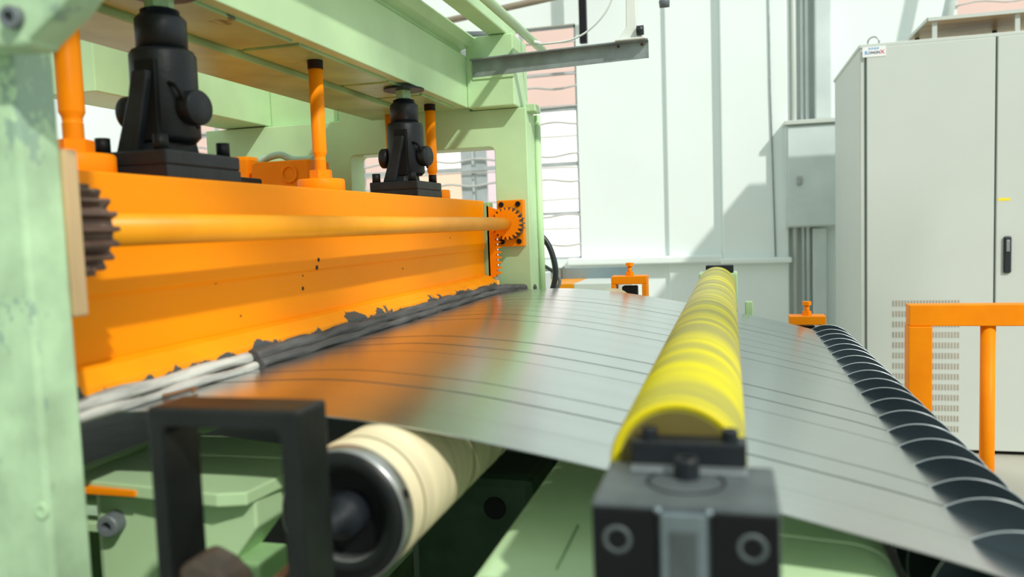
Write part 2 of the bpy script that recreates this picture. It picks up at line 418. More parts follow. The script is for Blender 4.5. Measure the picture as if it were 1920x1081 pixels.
# pinion bearing plates bolted to the two posts
def bearing_plate(y0, y1, material, sgn):
    p = MB().box((-.649, y0, 1.216), (-.572, y1, 1.349), .002).obj('bearing_plate', material, frame)
    for x in (-.636, -.586):
        for z_ in (1.230, 1.337):
            socket_bolt('bolt', (x, y0 if sgn < 0 else y1, z_), (0, sgn, 0), .0075, .004, BROWNB, p)
bearing_plate(2.225, 2.252, ORANGE_B, -1)
MB().box((-.640, .574, 1.205), (-.5570, .590, 1.352), .002).obj('bearing_plate', TAN, frame)
# lower frame
MB().box((-1.6, .62, .40), (-1.5, 2.25, .60)).obj('cross_tie', GREEN_D, frame)
MB().box((-.95, .62, .25), (-.80, 2.25, .45)).obj('cross_tie', GREEN_D, frame)

# ================================================================== ORANGE PRESS BEAM
pb = thing('press_beam', (-.78, 1.42, 1.1), 'long orange painted press beam resting over the steel strips', 'press beam')
body = [(-.68, 1.349), (-.68, 1.212), (-.6835, 1.208), (-.683, 1.137), (-.72, 1.11), (-.90, 1.11), (-.90, 1.349)]
MB().prism(body, 'y', .625, 2.195).obj('beam_body', ORANGE, pb, bev=.002)
MB().prism([(-.684, 1.138), (-.668, 1.134), (-.650, 1.119), (-.648, 1.108), (-.70, 1.105)], 'y', .62, 2.20).obj('lower_lip', CHIP, pb, bev=.001)
MB().box((-1.46, .70, 1.12), (-.902, 2.19, 1.345), .003).obj('rear_body', ORANGE_B, pb)
# gear rack at the far end
mb = MB(); pts = [(-.672, 1.335)]
z = 1.325
while z > 1.145:
    pts += [(-.650, z), (-.636, z - .004), (-.636, z - .007), (-.650, z - .011)]; z -= .0148
pts += [(-.652, 1.13), (-.672, 1.13)]
mb.prism(pts, 'y', 2.196, 2.214); mb.obj('gear_rack', ORANGE_B, pb)
MB().box((-.76, 2.196, 1.10), (-.664, 2.235, 1.345), .003).obj('guide_shoe', GREEN_D, pb)
for (y, z_, r) in ((1.231, 1.227, .0035), (1.224, 1.214, .004), (1.182, 1.203, .0016), (1.180, 1.182, .0035), (.95, 1.209, .0022), (1.003, 1.157, .0018), (1.6, 1.19, .002), (1.9, 1.25, .0018)):
    MB().cyl((-.6806 if z_ > 1.21 else -.6838, y, z_), (-.6792 if z_ > 1.21 else -.6828, y, z_), r, n=8).obj('pock_mark', BLACK_D, pb)

# sealing rags laid along the foot of the beam
def rag(name, y0, y1, material, label, r0, endx=0.0):
    t = thing(name, (-.64, (y0 + y1) / 2, 1.09), label, 'rag')
    for j, (dx, dz, rr) in enumerate(((0, 0, 1.0), (.012, -.0095, .62))):
        pts = []; rad = []; n = 90
        for i in range(n + 1):
            y = y0 + (y1 - y0) * i / n
            ex = endx * max(0, (i / n - .86) / .14) ** 1.5
            pts.append((-.645 + dx + ex + .0016 * math.sin(y * 21 + j), y, 1.1035 + dz + .0012 * math.sin(y * 37 + j * 2) - ex * .15))
            rad.append(r0 * rr * (1 + .13 * math.sin(y * 47 + j) + .09 * random.random()))
        MB().tube(pts, r0, n=9, rad=rad).obj('rag_fold', material, t)
rag('rag_strip', .60, .955, FELTW, 'pale grey rag strip wedged under the near end of the orange beam', .0085)
rag('rag_strip', .965, 2.285, FELT, 'dark grey rag strip running along the far part of the orange beam', .0105, .085)
mb = MB()
mb.tube(smooth_path([(-.632, .765, 1.092), (-.618, .775, 1.0945), (-.612, .80, 1.0945), (-.605, .785, 1.093)]), .0022, n=5)
mb.obj('leaf_scrap', mat('brown_scrap', (.20, .10, .05), .7), label='small brown curled scrap lying on the strips beside the pale rag', cat='scrap')

# ================================================================== PINION SHAFT with gears
ps = thing('pinion_shaft', (-.612, 1.42, 1.282), 'long orange round shaft with a gear at each end, before the beam', 'shaft')
MB().lathe([(0, 0), (0, .0172), (1.575, .0172), (1.575, 0)], (-.612, .620, 1.282), (0, 1, 0), n=32).obj('shaft', ORANGE_R, ps)
def gear(y0, y1, ro, ri, teeth, material, hubmat):
    pts = []
    for k in range(teeth):
        a = 2 * math.pi * k / teeth; s_ = 2 * math.pi / teeth
        for f_, r in ((-.30, ri), (-.26, ri), (-.13, ro), (.13, ro), (.26, ri), (.30, ri)):
            pts.append((-.612 + r * math.cos(a + f_ * s_), 1.282 + r * math.sin(a + f_ * s_)))
    g = MB().prism(pts, 'y', y0, y1).obj('gear', material, ps, bev=.0012)
    return g
gear(.600, .646, .0460, .0375, 19, RUST, RUST)
g = gear(2.190, 2.222, .0465, .0375, 21, GEARD, ORANGE_B)
pts = []
for k in range(21):
    a = 2 * math.pi * k / 21; s_ = 2 * math.pi / 21
    for f_, r in ((-.33, .037), (-.14, .0455), (.14, .0455), (.33, .037)):
        pts.append((-.612 + r * math.cos(a + f_ * s_), 1.282 + r * math.sin(a + f_ * s_)))
MB().prism(pts, 'y', 2.180, 2.1905).obj('gear_face', ORANGE_B, g)

# ================================================================== SCREW JACKS
def screw_jack(y, label):
    x = -.748
    t = thing('screw_jack', (x, y, 1.35), label, 'screw jack', 'black screw jacks on the orange beam')
    mb = MB(); mb.box((x - .062, y - .080, 1.350), (x + .058, y + .080, 1.366), .001); mb.box((x - .062, y - .080, 1.366), (x + .058, y + .080, 1.386), .003)
    mb.obj('base_plate', BLACK, t)
    mb = MB()   # base clevis: two sloping cheeks under the fork
    ck = [(y - .048, 1.384), (y + .052, 1.384), (y + .020, 1.475), (y + .008, 1.490), (y - .010, 1.490), (y - .022, 1.470)]
    for x0, x1 in ((x - .014, x + .014),):
        mb.prism(ck, 'x', x0, x1)
    # (the tongue leans inside the fork)
    mb.obj('tongue', BLACK, t, bev=.003)
    MB().prism([(x - .038, 1.386), (x - .006, 1.386), (x + .014, 1.470), (x + .018, 1.492), (x - .006, 1.492), (x - .013, 1.46)], 'y', y - .058, y - .042).obj('lever_arm', BLACK, t, bev=.003)
    mb = MB()   # forked lower housing
    mb.lathe([(0, .0), (0, .036), (.008, .0435), (.118, .0435), (.124, .040), (.124, 0)], (x, y, 1.402), (0, 0, 1), n=36)
    housing = mb.obj('lower_housing', BLACK, t)
    MB().box((x - .010, y - .0460, 1.402), (x + .021, y - .034, 1.508), .001).obj('slot', BLACK_D, t)
    MB().lathe([(0, 0), (0, .0335), (.044, .0335), (.050, .028), (.050, .0255), (.057, .0255), (.057, 0)], (x, y, 1.524), (0, 0, 1), n=36).obj('upper_housing', BLACK, t)
    MB().cyl((x, y, 1.580), (x, y, 1.606), .0165).obj('screw', STEELR, t)
    mb = MB(); hexnut(mb, (x, y, 1.584), (x, y, 1.603), .019); mb.obj('collar_nut', GREEN_D, t)
    # cross pin with round heads both sides
    for px_, dx_, L_ in ((x + .040, (1, -.15, 0), .022), (x - .040, (-1, 0, 0), .020)):
        MB().lathe([(0, 0), (0, .0215), (.004, .0235), (L_ - .002, .0235), (L_, .022), (L_, 0)], (px_, y - .006, 1.446), dx_, n=28).obj('pin_head', BLACK, t)
    MB().tube(smooth_path([(x + .030, y - .03, 1.478), (x + .048, y - .035, 1.468), (x + .052, y - .020, 1.440), (x + .058, y - .010, 1.418)]), .003, n=6).obj('split_pin', BLACK_D, t)
    for dx, dy in ((-.050, -.066), (.040, -.066), (-.050, .066), (.040, .066)):
        mb = MB(); mb.cyl((x + dx, y + dy, 1.385), (x + dx, y + dy, 1.406), .0095, n=18)
        b = mb.obj('bolt', BLACK_D, t)
    return t
screw_jack(.955, 'near, larger looking black screw jack on top of the orange beam')
screw_jack(1.803, 'far black screw jack on the beam, between middle and far orange rods')

# ================================================================== GUIDE RODS
def guide_rod(x, y, label, sleeve=True, zb=1.349, r=.0138):
    t = thing('guide_rod', (x, y, zb), label, 'guide rod', 'orange guide rods between beam and frame')
    MB().lathe([(0, 0), (0, .044), (.003, .046), (.026, .046), (.029, .044), (.029, 0)], (x, y, zb), (0, 0, 1), n=36).obj('round_flange', ORANGE_B, t)
    mb = MB(); hexnut(mb, (x, y, zb + .029), (x, y, zb + .047), .0225); mb.obj('hex_nut', ORANGE_B, t)
    mb = MB(); pr = [(0, 0)]
    for k in range(9): pr += [(.0025 * k, r * .86), (.0025 * k + .0012, r * .76)]
    pr += [(.028, r * .8), (.034, r), (.036, r)]
    mb.lathe([(0, 0)] + pr[1:] + [(1.60 - zb - .047, r), (1.60 - zb - .047, 0)], (x, y, zb + .047), (0, 0, 1), n=28)
    mb.obj('rod', ORANGE_B, t)
    if sleeve:
        MB().lathe([(0, r), (0, r + .0012), (.020, r + .0016), (.020, r + .003), (.0235, r + .003), (.0235, r)], (x, y, 1.592), (0, 0, 1), n=28).obj('sleeve', BLACK_D, t)
    return t
guide_rod(-.78, .822, 'thick orange guide rod beside the near green post', r=.0150)
guide_rod(-.78, 1.440, 'middle orange guide rod between the two black jacks')
guide_rod(-.78, 2.060, 'far orange guide rod behind the far black jack')
guide_rod(-.93, 2.13, 'thin orange rod in the back row, right of the far jack', r=.012, sleeve=False)
# rear bearing housing and arm behind the beam
t = thing('bearing_housing', (-1.2, 2.0, 1.36), 'orange block housing standing behind the beam, left of the middle rod', 'housing')
MB().box((-1.30, 2.00, 1.36), (-1.12, 2.12, 1.478), .004).obj('housing_block', ORANGE_B, t)
MB().lathe([(0, .018), (.003, .018), (.003, .026), (0, .026)], (-1.18, 2.0, 1.44), (0, -1, 0), n=24).obj('ring_seal', ORANGE_B, t)
MB().box((-1.42, 2.02, 1.36), (-1.32, 2.12, 1.50), .012).obj('housing_end', ORANGE_B, t)
MB().box((-.90, .9, 1.345), (-.87, 1.375, 1.381), .004).obj('dark_bar', BLACK_D, label='black flat bar lying along the beam behind the near jack', cat='bar')
MB().tube(smooth_path([(-1.30, 2.04, 1.484), (-1.24, 2.05, 1.50), (-1.2, 2.06, 1.485), (-1.13, 2.05, 1.482)]), .010, n=8).obj('cloth', mat('pale_green_cloth', (.45, .62, .50), .8, bump=.5), label='crumpled pale green cloth on top of the orange housing', cat='cloth')

# ================================================================== STEEL STRIPS
PROF = [(-1.25, 1.06), (-.95, 1.070), (-.80, 1.077), (-.70, 1.083), (-.60, 1.0905), (-.50, 1.0955), (-.45, 1.0955), (-.40, 1.0925), (-.30, 1.083), (-.20, 1.067),
        (-.10, 1.0485), (0, 1.028), (.10, 1.005), (.17, .988), (.23, .970), (.28, .949), (.33, .912), (.40, .835), (.50, .70), (.62, .50), (.70, .33)]
curve = [p for p in smooth_path([(a, 0, b) for a, b in PROF], 6)]
DY = [.700, .772, .859, .921, 1.0, 1.081, 1.155, 1.235, 1.316, 1.397, 1.475, 1.555, 1.635, 1.717, 1.798, 1.877, 1.960, 2.041, 2.120, 2.200]
ORD = ['nearest', 'second', 'third', 'fourth', 'fifth', 'sixth', 'seventh', 'eighth', 'ninth', 'tenth', 'eleventh', 'twelfth', 'thirteenth', 'fourteenth', 'fifteenth', 'sixteenth', 'seventeenth', 'eighteenth', 'farthest']
GAPW = .0022
def strip_mesh(w):
    bm = bmesh.new(); T = .0012; rows_ = []
    for i, p in enumerate(curve):
        tdir = (curve[min(i + 1, len(curve) - 1)] - curve[max(i - 1, 0)]).normalized()
        nrm = Vector((-tdir.z, 0, tdir.x))
        a = p; b = p - nrm * T
        rows_.append([bm.verts.new((a.x, 0, a.z)), bm.verts.new((a.x, w, a.z)), bm.verts.new((b.x, w, b.z)), bm.verts.new((b.x, 0, b.z))])
    for A, B in zip(rows_[:-1], rows_[1:]):
        for k in range(4):
            f = bm.faces.new((A[k], A[(k + 1) % 4], B[(k + 1) % 4], B[k])); f.smooth = k in (0, 2)
    bm.faces.new(rows_[0]); bm.faces.new(rows_[-1][::-1])
    for e in bm.edges:
        if len(e.link_faces) == 2 and e.link_faces[0].smooth != e.link_faces[1].smooth: e.smooth = False
    bmesh.ops.recalc_face_normals(bm, faces=bm.faces[:])
    me = bpy.data.meshes.new('steel_strip'); bm.to_mesh(me); bm.free(); me.materials.append(STEEL); return me
meshes = {}
for i in range(19):
    w = round(DY[i + 1] - DY[i] - GAPW, 3)
    if w not in meshes: meshes[w] = strip_mesh(w)
    o = bpy.data.objects.new('steel_strip', meshes[w]); COL.objects.link(o)
    o.location = (0, DY[i], random.uniform(-.0005, .0005))
    lab = {0: 'grey slit steel strip forming the near edge of the sheet', 18: 'grey slit steel strip forming the far edge, against the wall side'}.get(i, ORD[i] + ' grey slit steel strip counted from the near edge')
    tag(o, lab, 'steel strip', 'slit steel strips running left to right')

# ================================================================== SEPARATOR SHAFT (discs between the strips)
sp = thing('separator_shaft', (.238, 1.45, .919), 'dark shaft of thin separator discs standing up between the strips', 'disc shaft')
cx, cz = .2385, .9185
MB().cyl((cx, .60, cz), (cx, 2.34, cz), .020, n=24).obj('shaft', BLACK_D, sp)
def disc_mesh():
    mb = MB(); mb.lathe([(-.0007, .020), (-.0007, .0712), (.0007, .0712), (.0007, .020)], (0, 0, 0), (0, 1, 0), n=96, closed=True, smooth=False)
    bmesh.ops.recalc_face_normals(mb.bm, faces=mb.bm.faces[:]); me = bpy.data.meshes.new('disc'); mb.bm.to_mesh(me); mb.bm.free(); me.materials.append(DISC)
    mb = MB(); mb.lathe([(-.00075, .0711), (-.0005, .0719), (.0005, .0719), (.00075, .0711)], (0, 0, 0), (0, 1, 0), n=96, closed=True)
    bmesh.ops.recalc_face_normals(mb.bm, faces=mb.bm.faces[:]); m2 = bpy.data.meshes.new('rim'); mb.bm.to_mesh(m2); mb.bm.free(); m2.materials.append(RIM)
    return me, m2
dm, rm = disc_mesh()
mb = MB(); mb.cyl((0, 0, 0), (0, .075, 0), .036, n=28); bmesh.ops.recalc_face_normals(mb.bm, faces=mb.bm.faces[:])
sm_ = bpy.data.meshes.new('spacer'); mb.bm.to_mesh(sm_); mb.bm.free(); sm_.materials.append(BLACK)
for i in range(1, 20):
    d = bpy.data.objects.new('disc', dm); COL.objects.link(d); d.parent = sp
    d.location = Vector((cx, DY[i] - GAPW / 2 + (.006 if i == 19 else 0), cz)) - sp.location
    r_ = bpy.data.objects.new('rim', rm); COL.objects.link(r_); r_.parent = d
    s_ = bpy.data.objects.new('spacer', sm_); COL.objects.link(s_); s_.parent = sp
    s_.location = Vector((cx, DY[i] - .0775, cz)) - sp.location
def screw_bracket(x, y, zt, half, label, wing=False):
    t = thing('adjusting_bracket', (x, y, zt - .09), label, 'bracket', 'orange brackets with adjusting bolts at the far edge')
    MB().box((x - half, y - .03, zt - .024), (x + half, y + .03, zt), .002).obj('crossbar', ORANGE_B, t)
    for s in (-1, 1):
        MB().box((x + s * half - (.014 if s > 0 else 0), y - .03, 0 if x < 0 else zt - .30), (x + s * half + (.014 if s < 0 else 0), y + .03, zt - .024), .002).obj('cheek', ORANGE_B, t)
    mb = MB(); mb.cyl((x, y, zt), (x, y, zt + .030), .0065, n=16); hexnut(mb, (x, y, zt + .028), (x, y, zt + .038), .0125); b = mb.obj('bolt', ORANGE_B, t)
    mb = MB(); hexnut(mb, (x, y, zt), (x, y, zt + .011), .0125); mb.obj('lock_nut', ORANGE_B, t)
    MB().box((x - .022, y - .022, zt - .15), (x + .022, y + .022, zt - .030), .004).obj('slide_block', BLACK_D, t)
screw_bracket(.199, 2.33, 1.001, .047, 'orange bracket with upright bolt at the far end of the disc shaft')
screw_bracket(-.291, 2.38, 1.116, .052, 'orange bracket with upright bolt at the far end of the cream roller')

# ================================================================== YELLOW ROLLER and its bearing blocks
RX, RZ, RR = -.040, 1.0915, .0495
yr = thing('yellow_roller', (RX, 1.44, RZ), 'long yellow rubber hold-down roller with dirty grey bands', 'roller')
MB().lathe([(0, .041), (0, .0475), (.002, RR), (1.718, RR), (1.72, .0475), (1.72, .030)], (RX, .582, RZ), (0, 1, 0), n=72).obj('roller_cover', YELLOW, yr)
MB().lathe([(-.0006, .043), (-.0006, .0478), (.001, .0490), (.001, .043)], (RX, .582, RZ), (0, 1, 0), n=64, closed=True).obj('end_ring', YEDGE, yr)
MB().lathe([(.002, .0), (.002, .0415)], (RX, .580, RZ), (0, 1, 0), n=48).obj('core_face', mat('dark_core', (.13, .10, .02), .6), yr)
MB().cyl((RX, .583, RZ - .008), (RX, 2.38, RZ - .008), .016).obj('journal', STEELR, yr)
bb = thing('bearing_block', (-.03, .52, .80), 'grey steel bearing block with dark front, at the near end of the yellow roller', 'bearing block')
bx0, bx1 = -.0875, .0265
MB().box((bx0, .487, .80), (bx1, .572, 1.098), .003).obj('block_body', BLOCK, bb)
for x0, x1 in ((bx0 + .001, -.046), (-.014, bx1 - .001)):
    MB().box((x0, .4845, .80), (x1, .489, 1.0935), .001).obj('front_cheek', BLACK_D, bb)
MB().box((-.044, .481, .80), (-.016, .488, 1.0935), .001).obj('slide_plate', CHROME, bb)
MB().box((-.039, .4795, .80), (-.022, .482, 1.083), .001).obj('inset_plate', BLOCK, bb)
for x in (-.0455, -.0150):
    MB().lathe([(0, 0), (0, .0026), (.0015, .002), (.002, 0)], (x, .4835, 1.0945), (0, -1, .6), n=14).obj('pin', CHROME, bb)
for x in (-.071, .010):
    MB().lathe([(0, .0062), (0, .0092), (.0008, .0092), (.0008, .0062)], (x, .4845, 1.074), (0, -1, 0), n=24, closed=True).obj('counterbore', BLOCK, bb)
    MB().cyl((x, .4846, 1.073), (x, .4838, 1.073), .0062, n=20).obj('bolt_hole', BLACK_D, bb)
MB().box((-.070, .545, 1.098), (.0085, .580, 1.1005), .0008).obj('shim', GALV, bb)
MB().box((-.0705, .558, 1.1005), (.0085, .580, 1.1165), .0015).obj('cap_plate', BLACK, bb)
MB().lathe([(0, .024), (.0006, .024), (.0006, .026), (0, .026)], (-.031, .530, 1.098), (0, 0, 1), n=40, closed=True).obj('ring_groove', BLACK, bb)
for x in (-.0585, -.0025):
    socket_bolt('bolt', (x, .570, 1.1165), (0, 0, 1), .0058, .0075, BLACK, bb)
socket_bolt('bolt', (-.031, .540, 1.098), (0, 0, 1), .0085, .0135, BLACK, bb)
fb = thing('bearing_block', (-.03, 2.36, .8), 'green and black bearing block hidden behind the far end of the yellow roller', 'bearing block')
MB().box((-.089, 2.315, .80), (.016, 2.41, 1.122), .003).obj('block_body', GREEN, fb)
MB().box((-.070, 2.325, 1.122), (.006, 2.37, 1.1435), .002).obj('cap_plate', BLACK, fb)

# ================================================================== CREAM ROLLER and its square guide
CX, CZ = -.330, 1.024
cr = thing('cream_roller', (CX, 1.45, CZ), 'cream coloured support roller with steel end ring under the strips', 'roller')
MB().lathe([(0, .050), (0, .060), (.001, .0605), (.62, .0605)], (CX, .634, CZ), (0, 1, 0), n=64).obj('roller_cover', CREAM, cr)
MB().lathe([(0, .061), (1.05, .061), (1.05, 0)], (CX, 1.254, CZ), (0, 1, 0), n=64).obj('roller_cover', CREAM, cr)
for y in (.655, .80, .93, .97, 1.10):
    MB().lathe([(0, .0606), (0, .0610), (.004, .0610), (.004, .0606)], (CX, y, CZ), (0, 1, 0), n=64, closed=True).obj('band', CREAMD, cr)
MB().lathe([(0, .040), (0, .0585), (.0015, .060), (.018, .060), (.018, .040)], (CX, .615, CZ), (0, 1, 0), n=64, closed=True).obj('steel_ring', STEELR, cr)
MB().lathe([(-.0004, .0402), (-.0004, .0580), (.0004, .0580), (.0004, .0402)], (CX, .615, CZ), (0, 1, 0), n=64, closed=True).obj('ring_face', BROWNB, cr)
for a in (20, 110, 200, 290):
    ar = math.radians(a); d = Vector((math.cos(ar), 0, math.sin(ar)))
    p = Vector((CX, .6245, CZ)) + d * .0580
    MB().cyl(p, p + d * .0026, .0042, n=14).obj('set_screw_hole', BLACK_D, cr)
MB().lathe([(.012, .0402), (.012, 0)], (CX, .62, CZ), (0, 1, 0), n=40).obj('bearing_recess', BLACK_D, cr)
MB().lathe([(0, 0), (0, .007), (.003, .009), (.045, .010), (.05, .019), (.075, .019)], (CX, .56, CZ), (0, 1, 0), n=32).obj('journal', BLACK, cr)
sg = thing('square_guide', (-.375, .53, .80), 'black steel square guide frame standing in front of the cream roller', 'guide frame')
gx0, gx1, gy0, gy1, gzt = -.4405, -.3085, .515, .560, 1.141
mb = MB()
op = rrect(gx0 + .0137, gx1 - .016, .960, gzt - .0155, .008)
plate_with_holes(mb, [(gx0, .80), (gx1, .80), (gx1, gzt), (gx0, gzt)], [op], gy0, gy1)
mb.obj('guide_frame', BROWNB, sg, bev=.003)
MB().prism([(gx0 + .012, .955), (gx1 - .014, .955), (gx1 - .014, .990), (gx1 - .036, .978), (gx0 + .066, .972), (gx0 + .060, 1.000), (gx0 + .046, 1.012), (gx0 + .028, 1.020), (gx0 + .012, 1.010)], 'y', gy0 + .006, gy1 - .004).obj('slide_shoe', mat('bare_brown_casting', (.075, .055, .04), .4, var=.4, vscale=25, bump=.3, wear=((.35, .33, .25), 14, .62, (1, 1, 1))), sg, bev=.006)
MB().cyl((gx1 - .05, gy0 - .004, .985), (gx1 - .02, gy1 + .05, 1.022), .006, n=12).obj('copper_rod', mat('brown_copper', (.30, .14, .07), .4, metal=.4), sg)

# ================================================================== GREEN PARTS UNDER THE STRIPS
ck_ = thing('side_casting', (-.65, .85, .6), 'pale green painted casting with a bolt, behind the black square guide', 'casting')
MB().prism([(-.744, .735), (-.53, .715), (-.500, .725), (-.492, .80), (-.53, .90), (-.744, .95)], 'z', .985, 1.0).obj('top_plate', GREEN, ck_, bev=.002)
MB().box((-.722, .748, .868), (-.598, .79, .985), .010).obj('front_plate', GREEN, ck_)
MB().prism([(-.58, .875), (-.565, .875), (-.50, .955), (-.50, .985), (-.58, .985)], 'y', .74, .80).obj('arm', GREEN, ck_, bev=.003)
MB().box((-.56, .74, .80), (-.50, .80, .915), .004).obj('lower_arm', GREEN_D, ck_)
MB().box((-.738, .722, .9875), (-.640, .734, .9945), .001).obj('orange_edge', ORANGE_B, ck_)
MB().lathe([(0, 0), (0, .013), (.018, .013), (.020, .011), (.020, .006), (.010, .006), (.010, 0)], (-.690, .748, .948), (.15, -1, 0), n=20, smooth=False).obj('bolt', RUBG, ck_)
MB().box((-.79, .752, .930), (-.715, .775, .942), .002).obj('tie_bar', GREEN, ck_)
MB().box((-.79, .752, .962), (-.715, .775, .969), .002).obj('tie_bar', GREEN, ck_)
gt = thing('guide_table', (-.8, 1.5, .95), 'bare grey steel guide table with green edge under the left strips', 'guide table')
MB().box((-1.3, .70, .990), (-.757, 1.88, 1.0), .002).obj('table_top', GALV, gt)
MB().box((-.757, .70, .985), (-.745, 1.88, 1.004), .002).obj('edge_bar', GREEN, gt)
# rounded sheet-metal cover
cv = thing('roller_cover_box', (-.08, 1.7, .4), 'pale green rounded sheet metal cover box beneath the strips', 'cover')
def cover_prof(x0, x1, z, r):
    pts = [(x0, .35)]
    for k in range(9):
        a = math.radians(180 - 90 * k / 8); pts.append((x0 + r + r * math.cos(a), z - r + r * math.sin(a)))
    for k in range(9):
        a = math.radians(90 - 90 * k / 8); pts.append((x1 - 2.2 * r + 2.2 * r * math.cos(a), z - 2.2 * r + 2.2 * r * math.sin(a)))
    return pts + [(x1, .35)]
MB().prism(cover_prof(-.236, .150, .958, .020), 'y', .665, 2.25, smooth=True).obj('cover_shell', GREEN, cv, bev=0)
MB().box((-.1585, .69, .9578), (-.1570, .80, .9590)).obj('weld_seam', GREEN_D, cv)
# parts deep below
MB().box((-1.45, .64, .01), (.30, 2.22, .20), .01).obj('shade_tray', SHADE_FILL, label='added dark tray standing in for shade on the floor under the strips', cat='tray')  # added slab, painted dark as the shade under the machine
MB().box((-1.48, 1.9, .20), (-.245, 1.93, 1.052), .004).obj('shade_screen', SHADE_FILL, label='added dark screen standing in for shade under the strips behind the cream roller', cat='screen')  # added sheet, painted dark as the shade behind the roller
mb_ = thing('motor_block', (-.50, 1.5, .2), 'green machine block, coloured dark for the shade left of the cover box', 'motor')
MB().box((-.62, 1.42, .2), (-.36, 1.60, .80), .02).obj('motor_body', GREEN_SHADE, mb_)  # shade painted into the green
MB().cyl((-.44, 1.418, .74), (-.44, 1.426, .74), .022).obj('motor_hole', BLACK_D, mb_)
nr = thing('unseen_near_rail', (.1, .6, 0), 'unseen green side rail under the near edge of the strips, raised to block low light', 'rail')
MB().box((-.24, .585, .0), (.40, .625, .885), .004).obj('shade_plate', GREEN_SHADE, nr)  # out of view; raised to block low light, shade in its colour
fr_ = thing('added_far_rail', (.0, 2.35, 0), 'green side rail added beyond the far edge of the strips to block light', 'rail')
MB().box((-.55, 2.275, .0), (.20, 2.295, .88), .004).obj('shade_plate', GREEN, fr_)  # added plate that blocks light from the far side
MB().box((.20, 2.275, .0), (.62, 2.295, .48), .004).obj('shade_plate', SHADE_FILL, fr_)  # added dark sheet, shade for the gap beside the cover
MB().box((.035, 2.275, .88), (.055, 2.30, 1.045), .002).obj('guide_post', GREEN, fr_)
MB().box((-.60, .90, .60), (-.30, .93, .62), .002).obj('cross_bar', GREEN, label='thin green bar in the dark space below the cream roller', cat='bar')

# ================================================================== OVERHEAD ANGLE BRACKET, LAMP ARM, CABLES
ab = thing('angle_bracket', (-.45, 2.19, 1.72), 'galvanised angle iron welded to the green top box, sticking out to the right', 'angle iron')
mb = MB()
def slanted(mb, x0, z0, x1, z1, y0, y1, h):
    P = [(x0, z0), (x1, z1), (x1, z1 + h), (x0, z0 + h)]
    mb.prism(P, 'y', y0, y1)
slanted(mb, -.700, 1.698, -.205, 1.709, 2.200, 2.204, .044); mb.obj('vertical_leg', GALV, ab)
mb = MB(); slanted(mb, -.700, 1.741, -.205, 1.752, 2.175, 2.204, .0035); mb.obj('top_leg', GALV, ab)
for x in (-.285, -.222): socket_bolt('bolt', (x, 2.200, 1.745), (0, -1, 0), .004, .003, RUST, ab)
MB().prism([(-.700, 1.692), (-.58, 1.692), (-.58, 1.700), (-.700, 1.700)], 'y', 2.201, 2.206).obj('torn_paint_seam', GREEN, ab)
la = thing('task_lamp', (-.25, 2.2, 1.755), 'white plastic task lamp arm clamped on the end of the angle iron', 'lamp arm')
MB().prism([(-.285, 1.755), (-.215, 1.757), (-.222, 1.768), (-.232, 1.785), (-.236, 2.1), (-.256, 2.1), (-.262, 1.79), (-.275, 1.772)], 'y', 2.18, 2.205).obj('arm', WHITEP, la, bev=.003)
MB().box((-.290, 2.165, 1.7535), (-.21, 2.21, 1.758), .001).obj('clamp_plate', WHITEP, la)
MB().cyl((-.232, 2.172, 1.776), (-.214, 2.172, 1.776), .0125, n=20).obj('knob', RUBB, la)
MB().tube(smooth_path([(-.585, 2.31, 1.855), (-.57, 2.29, 1.825), (-.545, 2.27, 1.792), (-.50, 2.25, 1.783), (-.42, 2.24, 1.785), (-.36, 2.23, 1.81), (-.31, 2.22, 1.86), (-.28, 2.21, 1.94), (-.26, 2.2, 2.02)]), .0028, n=8).obj('lamp_cable', WHITEP, label='thin white cable drooping above the angle iron', cat='cable')
MB().tube([(-.553, 2.265, 1.800), (-.535, 2.26, 1.793), (-.512, 2.255, 1.787)], .007, n=10, rad=[.004, .0075, .004]).obj('cable_plug', WHITEP, label='white inline plug on the drooping cable beside the pipes', cat='plug')

# hoses behind the far post
MB().tube(smooth_path([(-.64, 2.5, 1.235), (-.605, 2.5, 1.2435), (-.583, 2.5, 1.238), (-.560, 2.5, 1.205), (-.545, 2.5, 1.155), (-.543, 2.5, 1.11), (-.556, 2.5, 1.06), (-.575, 2.5, 1.0), (-.60, 2.5, .60), (-.62, 2.5, .0)]), .0095, n=14).obj('black_hose', RUBB, label='thick black rubber hose curving out behind the far green post', cat='hose')
MB().tube(smooth_path([(-.62, 2.52, 1.160), (-.595, 2.52, 1.150), (-.560, 2.52, 1.128), (-.538, 2.52, 1.108), (-.535, 2.52, 1.085), (-.555, 2.52, 1.05), (-.59, 2.52, .98), (-.60, 2.53, .5), (-.60, 2.53, 0)]), .0055, n=10).obj('grey_hose', RUBG, label='thin grey hose crossing behind the black hose', cat='hose')
MB().lathe([(0, 0), (0, .008), (.012, .008), (.012, .006), (.022, .006), (.022, 0)], (-.625, 2.52, 1.163), (1, 0, -.3), n=14).obj('hose_fitting', mat('brass', (.42, .34, .16), .4, metal=.6), label='brass hose fitting at the start of the thin grey hose', cat='fitting')
vb = thing('louvred_box', (-.65, 2.62, .9), 'small grey box with louvres beside the far green post', 'box')
MB().box((-.72, 2.6, .90), (-.602, 2.7, 1.115), .003).obj('box_body', BOXG, vb)
MB().box((-.69, 2.62, 0), (-.64, 2.68, .90), .003).obj('pedestal', BOXG, vb)
for k in range(7):
    MB().box((-.64, 2.596, 1.095 - k * .012), (-.607, 2.601, 1.100 - k * .012)).obj('louvre', CABG, vb)
